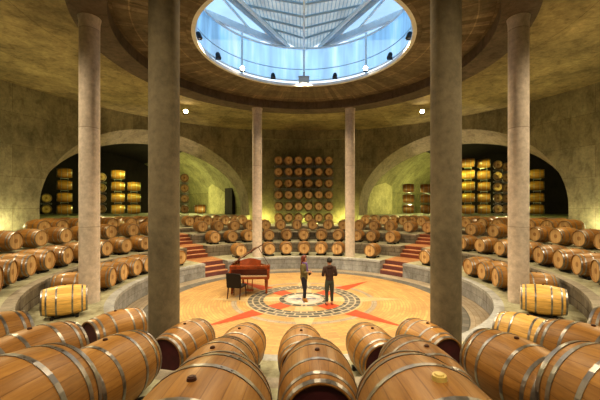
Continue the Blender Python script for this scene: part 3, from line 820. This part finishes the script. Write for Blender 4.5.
for a, lb in ((-47, 'brightly lit lamp on the left of the skylight rim'), (47, 'brightly lit lamp on the right of the skylight rim')):
    lampfix(a, .308, zl-.05, True, lb, (0, -D*.9, 3))
bm = bmesh.new(); box(bm, (-.26, -.05, -.2), (.26, .05, .12)); box(bm, (-.28, -.06, .12), (.28, .06, .15)); box(bm, (-.04, -.04, .15), (.04, .04, .35))
o = obj('junction_box', bm, M['greybox']); o.location = P(.316, 0, zl-.05); tag(o, 'grey metal box at the foot of the central skylight post', 'box')
def q2(a, nr, s, sd, u, z): v = a*D*sd-s*nr*D*u; return Vector((v.x, v.y, z))
zc_ = ZO-.35
for a, lb in ((-40.5, 'lit ceiling spotlight left of centre beside thick left pillar'), (40.5, 'lit ceiling spotlight right of centre beside thick right pillar')):
    lampfix(a, .945, zc_, True, lb, (0, -D*.9, 3))

# rim lamps: down on the floor and the tiers
for a in (-45, 45): spot(P(.29, a, zl-.1), P(.12, -a, 0), 1150, WARM, 100, .12)
for a in (-135, 135): spot(P(.29, a, zl-.1), P(.12, -a, 0), 950, WARM, 95, .12)
for a in (-90, 90, 0, 180): spot(P(.27, a, zl-.1), P(.55, a, T[1]), 600, WARM, 100, .15)
# ceiling spots over the upper tiers: visible pair, then unseen added fill
for a in (-40.5, 40.5): spot(P(.93, a, zc_-.3), P(.75, a*1.2, 1), 1300, WARM, 150, .15)
for a in (-85, 85): spot(P(1.0, a, zc_-.3), P(.72, a, 1), 1100, WARM, 125, .2)
for a in (-128, 128): spot(P(.98, a, zc_-.3), P(.60, a*.96, .5), 1500, AMB, 100, .2)  # unseen fill aimed at the lone barrels
for a in (-165, 165): spot(P(1.08, a, zc_-.3), P(.74, a, 1), 1250, AMB, 100, .2)  # unseen fill added behind the camera for the foreground barrels
spot(P(.95, 0, zc_-.3), P(.66, 0, 1), 1300, AMB, 115, .2)
# uplights behind the third row and green-yellow lamps inside the vaults
for px in (262, 344): pt(P(1.24, ang(px, 1.24), T[4]+.35), 110, (.95, .9, .25), .1)
pt(P(1.26, 0, T[4]+.3), 30, (.9, .95, .25), .1)
for (a, nr), s in ((VL, -1), (VR, 1)):
    def q(sd, u, z): v = a*D*sd-s*nr*D*u; return Vector((v.x, v.y, z))
    pt(q(1.95, .40, T[5]+1.2), 190, GREEN, .25)
    pt(q(2.3, .3, T[5]+1.5), 130, GREEN, .25)
    spot(q(1.32, .0, EYE+2.6), q(1.75, -.25, T[5]+1.6), 350, (.85, 1, .16), 95, .2)  # added spot, throws yellow on the racked barrels
for (a, nr), s in ((VL, -1), (VR, 1)):
    pt(q2(a, nr, s, (1.70, 1.55)[s > 0], .36, T[5]+1.6), 170, (1, .95, .45), .12)  # unseen point added to brighten the niche slab
    pt(q2(a, nr, s, 1.30, .28, T[5]+.5), 40, GREEN, .15); pt(q2(a, nr, s, 1.30, -.28, T[5]+.5), 70, WARM, .15)  # unseen points added low in the arch to light the rib
    spot(q2(a, nr, s, 1.36, -.1, EYE+3.6), q2(a, nr, s, 1.72, -.28, T[5]+1.6), 560, (1, 1, .25), 85, .2)  # second added spot on the racked barrels
for a in (-AH, AH):
    spot(P(1.2, a, T[5]+.15), P(1.36, a, EYE+.42*D), 420, (1, .85, .6), 75, .2)  # added upward spot to brighten the arch crown soffit
# wash on arch soffits and side walls
for a in (-58, 58): pt(P(1.18, a, T[4]+.5), 60, GREEN, .2)
for px in (6, 598): pt(P(1.245, ang(px, 1.245), T[4]+.5), 90, (1, .95, .5), .2)
for a in (-100, -74, 74, 100): pt(P(.98, a, T[4]+4.0), 75, (1, .86, .45), .3)  # general fill points added to lighten the side walls

# ------------------------------------------------------------------ grand piano
M['mahogany'] = simple('polished_mahogany', (.25, .062, .022), .22, 0, .35, 5)
M['mahogany_dark'] = simple('dark_mahogany', (.075, .02, .012), .3, 0, .2, 5)
M['ivory'] = simple('ivory_keys', (.42, .30, .2), .5)
M['brass'] = simple('piano_brass', (.7, .45, .15), .3, .9)
M['ebony'] = simple('black_key', (.01, .01, .01), .3)
M['gold_plate'] = simple('gold_iron_plate', (.5, .3, .08), .4, .6)
pz = 1.047; pw = 1.56
px0 = (249.0-304)/F*pz*D
pia = empty('grand_piano', (px0, (pz-1)*D-.05, 0), R(3)); pia.scale = (1.03,)*3
tag(pia, 'mahogany grand piano with raised lid on the brick floor', 'piano')
def outline(): # plan of the case: keyboard front at y=0, tail away
    pts = [(-pw/2, 0), (pw/2, 0), (pw/2, .75)]
    for i in range(1, 13):
        t = i/12; pts.append((pw/2-(.62)*t-.12*math.sin(PI*t), .75+1.2*(.5-.5*math.cos(PI*t))*.9+.1*t))
    x, y = pts[-1]
    for i in range(1, 9):
        t = PI/2*i/8; pts.append((x-(x+pw/2)*math.sin(t)*.999, y+.22*math.sin(2*t)*.5+.0*t))
    pts.append((-pw/2, y))
    return pts
OUT = outline()
def prism(bm, pts, z0, z1, mat=0, inset=0):
    cx = sum(p[0] for p in pts)/len(pts); cy = sum(p[1] for p in pts)/len(pts)
    pp = [(p[0]+(cx-p[0])*inset, p[1]+(cy-p[1])*inset) for p in pts]
    A = [bm.verts.new((x, y, z0)) for x, y in pp]; B = [bm.verts.new((x, y, z1)) for x, y in pp]
    bm.faces.new(A[::-1]).material_index = mat; bm.faces.new(B).material_index = mat
    for i in range(len(A)):
        j = (i+1) % len(A); bm.faces.new((A[i], A[j], B[j], B[i])).material_index = mat
TOPZ = 1.02
body = OUT[:]; body[0] = (-pw/2, .28); body[1] = (pw/2, .28)
bm = bmesh.new(); lay = None
vo = body; 
# rim as a wall loop with thickness
cx = 0; cy = .9
for i in range(len(vo)):
    a = Vector((*vo[i], 0)); b = Vector((*vo[(i+1) % len(vo)], 0))
    if (a-b).length < 1e-4: continue
    ia = a+(Vector((cx, cy, 0))-a)*.05; ib = b+(Vector((cx, cy, 0))-b)*.05
    q = [a, b, ib, ia]
    A = [bm.verts.new((p.x, p.y, .66)) for p in q]; B = [bm.verts.new((p.x, p.y, TOPZ)) for p in q]
    bm.faces.new(B); bm.faces.new(A[::-1])
    for k in range(4): bm.faces.new((A[k], A[(k+1) % 4], B[(k+1) % 4], B[k]))
bmesh.ops.recalc_face_normals(bm, faces=bm.faces)
obj('case', bm, M['mahogany'], pia)
bm = bmesh.new(); prism(bm, body, .66, .72); obj('bottom_board', bm, M['mahogany_dark'], pia)
bm = bmesh.new(); prism(bm, body, .86, .88, inset=.06); obj('iron_plate', bm, M['gold_plate'], pia)
for s in (-1, 1):   # cheek blocks either side of the keys
    bm = bmesh.new(); box(bm, (s*pw/2-(.09 if s > 0 else 0), -.02, .64), (s*pw/2+(0 if s > 0 else .09), .30, .90)); obj('cheek', bm, M['mahogany'], pia)
bm = bmesh.new(); box(bm, (-pw/2, -.04, .62), (pw/2, .30, .70)); obj('key_bed', bm, M['mahogany'], pia)
bm = bmesh.new(); box(bm, (-pw/2+.09, -.01, .70), (pw/2-.09, .16, .735), 0)
for i in range(36):
    if i % 7 in (2, 6): continue
    x = -pw/2+.09+(pw-.18)*(i+1)/37; box(bm, (x-.008, .06, .735), (x+.008, .16, .748), 1)
obj('keys', bm, [M['ivory'], M['ebony']], pia)
bm = bmesh.new(); box(bm, (-pw/2+.09, .17, .72), (pw/2-.09, .20, .96)); obj('fallboard', bm, M['mahogany_dark'], pia)
bm = bmesh.new()    # folded front lid flap
box(bm, (-pw/2, .28, TOPZ), (pw/2, .62, TOPZ+.022)); box(bm, (-pw/2, .29, TOPZ+.022), (pw/2, .60, TOPZ+.042)); obj('folded_lid_flap', bm, M['mahogany'], pia)
# music desk, curved top
bm = bmesh.new(); n = 14; A = []; B = []
prof = [(-.42, 0), (.42, 0)]+[(.42-.84*i/n, .17+.10*math.sin(PI*i/n)) for i in range(n+1)]
for y in (0, .02):
    (A if y == 0 else B).extend([bm.verts.new((x, .52+y+z*.25, TOPZ+.04+z)) for x, z in prof])
bm.faces.new(A); bm.faces.new(B[::-1])
for i in range(len(A)): bm.faces.new((A[i], B[i], B[(i+1) % len(A)], A[(i+1) % len(A)]))
bmesh.ops.recalc_face_normals(bm, faces=bm.faces)
obj('music_desk', bm, M['mahogany'], pia)
# raised lid hinged on the left side
lid = [(x, y) for x, y in OUT[2:]]; lid = [(-pw/2, .62), (pw/2, .62)]+lid
bm = bmesh.new(); prism(bm, [(x+pw/2, y) for x, y in lid], 0, .025)
bm.transform(Matrix.Translation((-pw/2, 0, TOPZ+.02)) @ Matrix.Rotation(-R(33), 4, 'Y')); obj('lid', bm, M['mahogany_dark'], pia)
bm = bmesh.new(); lp = Matrix.Rotation(-R(33), 4, 'Y') @ Vector((1.28, 0, 0))
tube(bm, (pw/2-.04, .80, TOPZ-.02), (-pw/2+lp.x, .80, TOPZ+.02+lp.z), .012, n=8); obj('lid_prop', bm, M['mahogany_dark'], pia)
for x, y in ((-pw/2+.12, .16), (pw/2-.12, .16), (-pw/2+.35, 1.65)):
    bm = bmesh.new()
    pr = [(.62, .075), (.56, .08), (.54, .055), (.50, .07), (.30, .055), (.10, .035), (.08, .05), (.05, .05), (.045, .03)]
    for (z0, r0), (z1, r1) in zip(pr, pr[1:]): tube(bm, (x, y, z0), (x, y, z1), r0, r1, n=8)
    tube(bm, (x-.015, y, .035), (x+.015, y, .035), .035, n=14)
    obj('leg', bm, M['mahogany'], pia)
bm = bmesh.new()
for x in (-.1, .1): tube(bm, (x, .42, .66), (x*.8, .40, .12), .018, n=8)
box(bm, (-.14, .34, .08), (.14, .46, .14)); obj('pedal_lyre', bm, M['mahogany'], pia)
bm = bmesh.new()
for x in (-.07, 0, .07): box(bm, (x-.015, .24, .07), (x+.015, .36, .085))
obj('pedals', bm, M['brass'], pia)

# ------------------------------------------------------------------ black chair
M['chair'] = simple('black_leather', (.006, .005, .006), .6, 0, .2)
M['chair_leg'] = simple('dark_red_chair_leg', (.07, .02, .012), .4)
cz = 1.018; ch = empty('dining_chair', ((237-304)/F*cz*D, (cz-1)*D, 0), R(-14)); ch.scale = (1.22, 1.15, 1.0)
tag(ch, 'black high-backed chair drawn up to the piano keyboard', 'chair')
def rbox(name, lo, hi, mat, par, rot=None):
    bm = bmesh.new(); box(bm, lo, hi)
    bmesh.ops.bevel(bm, geom=bm.edges[:], offset=.012, segments=2, affect='EDGES')
    if rot: bm.transform(rot)
    return obj(name, bm, M[mat], par)
rbox('seat', (-.24, -.22, .42), (.24, .24, .50), 'chair', ch)
rbox('backrest', (-.24, -.045, 0), (.24, .015, .56), 'chair', ch, Matrix.Translation((0, -.20, .43)) @ Matrix.Rotation(R(7), 4, 'X'))
for x in (-.2, .2):
    for y, dy in ((-.2, -.07), (.2, .03)):
        bm = bmesh.new(); tube(bm, (x, y, .43), (x*1.05, y+dy, 0), .024, .015, n=8); obj('leg', bm, M['chair_leg'], ch)

# ------------------------------------------------------------------ people
M['skin'] = simple('skin', (.55, .30, .20), .55)
M['olive'] = simple('olive_coat', (.15, .13, .06), .8, 0, .25, 14)
M['purple'] = simple('violet_scarf', (.16, .10, .32), .8, 0, .2, 14)
M['jeans_dark'] = simple('navy_jeans', (.014, .016, .03), .8, 0, .2)
M['jeans_grey'] = simple('grey_green_jeans', (.055, .07, .062), .8, 0, .2)
M['boots'] = simple('tan_boots', (.42, .20, .05), .6, 0, .15)
M['shoes'] = simple('black_shoes', (.01, .01, .012), .5)
M['redhair'] = simple('auburn_hair', (.13, .022, .012), .5, 0, .3, 30)
M['blackhair'] = simple('black_hair', (.008, .007, .007), .5, 0, .3, 30)
M['jacket'] = simple('dark_plum_jacket', (.05, .026, .024), .75, 0, .25, 14)
M['eye'] = simple('dark_eye', (.01, .008, .008), .2)
M['lip'] = simple('lips', (.35, .10, .08), .5)
def skin_mesh(name, verts, edges, rad, mat, parent, sub=2, rootv=0):
    me = bpy.data.meshes.new(name); me.from_pydata([tuple(v) for v in verts], edges, [])
    o = bpy.data.objects.new(name, me); link(o, parent); me.materials.append(mat)
    md = o.modifiers.new('s', 'SKIN'); md.use_smooth_shade = True
    lay = me.skin_vertices[0] if me.skin_vertices else None
    if lay is None:
        bpy.context.view_layer.objects.active = o
    for i, r in enumerate(rad):
        rr = r if isinstance(r, tuple) else (r, r)
        me.skin_vertices[0].data[i].radius = rr
        me.skin_vertices[0].data[i].use_root = (i == rootv)
    s = o.modifiers.new('u', 'SUBSURF'); s.levels = sub; s.render_levels = sub
    return o
def ensure_skin(o): pass
def chain(G, pts, rads, start=None):
    """append a chain of points to graph G=(verts, edges, rads); start = index to attach to"""
    prev = start
    for p, r in zip(pts, rads):
        G[0].append(Vector(p)); G[2].append(r); i = len(G[0])-1
        if prev is not None: G[1].append((prev, i))
        prev = i
    return prev
def hand(G, wrist_i, w, d, side, curl=.5):
    """palm along d, five fingers; side = lateral unit vector towards the thumb"""
    d = d.normalized(); side = (side-d*side.dot(d)).normalized(); nrm = d.cross(side)
    palm = w+d*.045
    G[0].append(palm); G[2].append((.032, .017)); pi_ = len(G[0])-1; G[1].append((wrist_i, pi_))
    for k, (off, ln) in enumerate(((.027, .072), (.009, .082), (-.009, .076), (-.027, .060))):
        b = palm+d*.035+side*off
        m = b+d*ln*.5+nrm*ln*.18*curl; t = m+d*ln*.38+nrm*ln*.40*curl
        chain(G, [b, m, t], [.0095, .0085, .0065], pi_)
    tb = w+d*.03+side*.03
    chain(G, [tb, tb+d*.028+side*.022, tb+d*.056+side*.028+nrm*.01], [.012, .010, .0075], pi_)
def head(parent, c, fwd, skinm, hairm, long=False):
    """face details and hair; c = head centre, fwd = facing direction"""
    f = fwd.normalized(); s = Vector((f.y, -f.x, 0)); up = Vector((0, 0, 1))
    Rm = Matrix((( s.x, f.x, 0, c.x), (s.y, f.y, 0, c.y), (0, 0, 1, c.z), (0, 0, 0, 1)))
    bm = bmesh.new()
    for x in (-.031, .031): bmesh.ops.create_uvsphere(bm, u_segments=10, v_segments=6, radius=.011, matrix=Rm @ Matrix.Translation((x, .081, .005)))
    obj('eyes', bm, M['eye'], parent, True)
    bm = bmesh.new(); bmesh.ops.create_uvsphere(bm, u_segments=10, v_segments=6, radius=.02, matrix=Rm @ Matrix.Translation((0, .085, -.058)) @ Matrix.Diagonal((1.1, .5, .4, 1)))
    obj('mouth', bm, M['lip'], parent, True)
    bm = bmesh.new()
    bmesh.ops.create_uvsphere(bm, u_segments=24, v_segments=16, radius=1, matrix=Rm @ Matrix.Translation((0, -.014, .028)) @ Matrix.Diagonal((.086, .104, .112, 1)))
    inv = Rm.inverted(); dele = []
    for v in bm.verts:
        p = inv @ v.co
        if p.y > .045 and p.z < .062: dele.append(v)
        elif p.z < -.03 and not long: dele.append(v)
    bmesh.ops.delete(bm, geom=dele, context='VERTS')
    for v in bm.verts:
        v.co += Vector((random.uniform(-1, 1), random.uniform(-1, 1), random.uniform(-1, 1)))*.002
    if long:   # hair falling behind the neck onto the shoulders
        n = 10; rows = []
        for i in range(n+1):
            t = PI*(i/n); x = math.cos(t)*.088; y = -.02-math.sin(t)*.085
            rows.append([Rm @ Vector((x*(1-.1*k), y-.010*k+.01, .03-.085*k)) for k in range(4)])
        V = [[bm.verts.new(p) for p in r_] for r_ in rows]
        for i in range(n):
            for k in range(3): bm.faces.new((V[i][k], V[i+1][k], V[i+1][k+1], V[i][k+1]))
    h = obj('hair', bm, hairm, parent, True)
    sd = h.modifiers.new('t', 'SOLIDIFY'); sd.thickness = .014; sd.offset = 1
def person(name, base, fwd, H, female, label, arms, mats, stance):
    """arms: per side (elbow offset, wrist offset) in body frame (lateral, forward, up) from the shoulder"""
    o = empty(name, base, math.atan2(-fwd.x, fwd.y)); k = H/1.75
    f = Vector((0, 1, 0)); s = Vector((1, 0, 0))           # built facing +Y, s = the figure's right; the Empty turns it
    def W(x, y, z): return s*x*k+f*y*k+Vector((0, 0, z*k))
    G = ([], [], [])
    pel = chain(G, [W(0, 0, .93)], [(.112, .09)])
    sp = chain(G, [W(0, .005, 1.08), W(0, .0, 1.25), W(0, -.005, 1.40), W(0, .0, 1.50)], [(.115, .09), (.135, .10), (.12, .085), (.052, .052)], pel)
    ck = len(G[0])-2
    hd = chain(G, [W(0, .012, 1.565), W(0, .018, 1.63), W(0, .014, 1.695)], [(.062, .070), (.074, .090), (.052, .060)], sp)
    chain(G, [W(0, .098, 1.615), W(0, .116, 1.600)], [.013, .009], hd-1)
    for sd in (-1, 1): chain(G, [W(sd*.078, 0, 1.62)], [.014], hd-1)
    J = {}
    for sd in (-1, 1):
        hip = W(sd*.085, 0, .88); foot = stance[0 if sd < 0 else 1]
        kn = W(sd*.10, foot*.5+.03, .49); an = W(sd*.10, foot, .09); toe = W(sd*.115, foot+.14, .035); heel = W(sd*.10, foot-.05, .045)
        a = chain(G, [hip, kn, an], [.076, .054, .038], pel); chain(G, [toe], [.03], a); chain(G, [heel], [.032], a)
        J[('leg', sd)] = (hip, kn, an, toe, heel)
        sh = W(sd*.185, 0, 1.40); eo, wo = arms[0 if sd < 0 else 1]
        el = sh+W(sd*eo[0], eo[1], eo[2]); wr = el+W(sd*wo[0], wo[1], wo[2])
        a = chain(G, [sh, el, wr], [.052, .040, .027], ck)
        hand(G, a, wr, wr-el, (f*.8-s*sd*.6), .7)
        J[('arm', sd)] = (sh, el, wr)
    skin_mesh('body', G[0], G[1], G[2], M['skin'], o)
    # trousers
    G2_ = ([], [], []); p0 = chain(G2_, [W(0, 0, .94)], [(.148, .124)]); chain(G2_, [W(0, 0, 1.04)], [(.125, .10)], p0)
    for sd in (-1, 1):
        hip, kn, an, toe, heel = J[('leg', sd)]
        chain(G2_, [hip, (hip+kn)/2, kn, (kn+an)/2, an+W(0, 0, .03)], [.106, .092, .070, .061, .054], p0)
    skin_mesh('trousers', G2_[0], G2_[1], G2_[2], M[mats['legs']], o)
    # jacket
    Gj = ([], [], []); lo = .80 if female else .93
    p0 = chain(Gj, [W(0, 0, 1.24)], [(.16, .125)])
    chain(Gj, [W(0, 0, 1.08), W(0, 0, .95), W(0, 0, lo)], [(.142, .118), (.156, .132), (.162, .138)], p0)
    ct = chain(Gj, [W(0, -.005, 1.39), W(0, -.005, 1.475)], [(.155, .118), (.075, .072)], p0)
    for sd in (-1, 1):
        sh, el, wr = J[('arm', sd)]
        chain(Gj, [sh, (sh+el)/2, el, el+(wr-el)*.55, el+(wr-el)*.93], [.080, .070, .060, .050, .042], ct-1)
    if female: Gj[2][:] = [(r[0]*1.02, r[1]*1.15) if isinstance(r, tuple) else r*1.06 for r in Gj[2]]
    skin_mesh('jacket', Gj[0], Gj[1], Gj[2], M[mats['top']], o)
    for sd in (-1, 1):
        hip, kn, an, toe, heel = J[('leg', sd)]
        Gb = ([], [], []); a = chain(Gb, [an+W(0, 0, .12 if female else .02), an-W(0, 0, .03)], [.058, .052]); a2 = chain(Gb, [toe+W(0, 0, .01)], [(.042, .036)], a); chain(Gb, [heel], [(.042, .04)], a)
        skin_mesh('boot' if female else 'shoe', Gb[0], Gb[1], Gb[2], M[mats['feet']], o, 1)
    head(o, W(0, .018, 1.63), f, M['skin'], M[mats['hair']], female)
    if female:
        Gs = ([], [], []); n = 10; first = None
        for i in range(n):
            t = 2*PI*i/n; prev = len(Gs[0])-1 if i else None
            chain(Gs, [W(math.sin(t)*.085, math.cos(t)*.08+.01, 1.485-.02*math.cos(t))], [.034], prev)
        Gs[1].append((n-1, 0)); chain(Gs, [W(.03, .12, 1.38), W(.045, .14, 1.22), W(.05, .15, 1.08)], [.04, .036, .032], 0)
        skin_mesh('scarf', Gs[0], Gs[1], Gs[2], M['purple'], o)
    else:
        bm = bmesh.new(); c = W(0, -.085, 1.455)
        bmesh.ops.create_uvsphere(bm, u_segments=16, v_segments=10, radius=1, matrix=Matrix.Translation(c) @ Matrix.Diagonal((.12*k, .075*k, .075*k, 1)))
        obj('hood', bm, M[mats['top']], o, True)
    tag(o, label, 'person')
    return o, J, W
wz = .976
wo, WJ, WW = person('person', ((304.0-304)/F*wz*D, (wz-1)*D, 0), Vector((.95, -.25, 0)), 1.68, True,
    'woman in olive coat, violet scarf and tan boots standing on the mosaic',
    (((.03, .02, -.27), (-.10, .17, .0)), ((.03, .02, -.27), (-.12, .17, .02))),
    dict(legs='jeans_dark', top='olive', feet='boots', hair='redhair'), (-.03, .05))
mz = .938
person('person', ((329.5-304)/F*mz*D, (mz-1)*D, 0), Vector((-.12, 1, 0)), 1.66, False,
    'black-haired person in dark plum hooded jacket seen from behind on the mosaic',
    (((.07, -.03, -.26), (-.07, .20, -.04)), ((.07, -.03, -.26), (-.07, .20, -.04))),
    dict(legs='jeans_grey', top='jacket', feet='shoes', hair='blackhair'), (0, .04))
# small bag held by the woman at her waist
hp = (WJ[('arm', 1)][2]+WJ[('arm', -1)][2])/2
hp = Matrix.Rotation(math.atan2(-.95, -.25), 3, 'Z') @ hp
fw = Vector((.95, -.25, 0)).normalized()
bm = bmesh.new(); box(bm, (-.10, -.03, -.07), (.10, .03, .07)); bmesh.ops.bevel(bm, geom=bm.edges[:], offset=.012, segments=2, affect='EDGES')
o = obj('handbag', bm, M['shoes']); o.scale = (.9, .8, .9); o.location = Vector(wo.location)+hp+fw*.03+Vector((0, 0, -.05)); o.rotation_euler = (0, 0, math.atan2(fw.y, fw.x)+PI/2)
tag(o, "small dark bag held in the woman's hands", 'bag')

# ------------------------------------------------------------------ world, camera
w = bpy.data.worlds.new('sky'); bpy.context.scene.world = w; w.use_nodes = True; t = w.node_tree; t.nodes.clear()
wo_ = t.nodes.new('ShaderNodeOutputWorld'); bg = t.nodes.new('ShaderNodeBackground'); L(t, bg.outputs[0], wo_.inputs[0])
tc = N(t, 'ShaderNodeTexCoord'); sx = N(t, 'ShaderNodeSeparateXYZ'); L(t, tc.outputs['Generated'], sx.inputs[0])
r = ramp(t, [(.45, (.75, .88, 1.0)), (.75, (.42, .66, .95)), (1, (.40, .62, .92))]); L(t, sx.outputs[2], r.inputs[0])
L(t, r.outputs[0], bg.inputs[0]); bg.inputs[1].default_value = 1.25
cam = bpy.data.cameras.new('camera'); co = bpy.data.objects.new('camera', cam); C.objects.link(co)
co.location = (0, -D, EYE); co.rotation_euler = (R(90), 0, 0)
cam.sensor_width = 36; cam.lens = F/600*36; cam.shift_x = -4/600; cam.shift_y = 7/600; cam.clip_start = .05; cam.clip_end = 300
bpy.context.scene.camera = co
vs = bpy.context.scene.view_settings
vs.view_transform = 'Standard'; vs.look = 'Medium High Contrast'; vs.exposure = 0.2
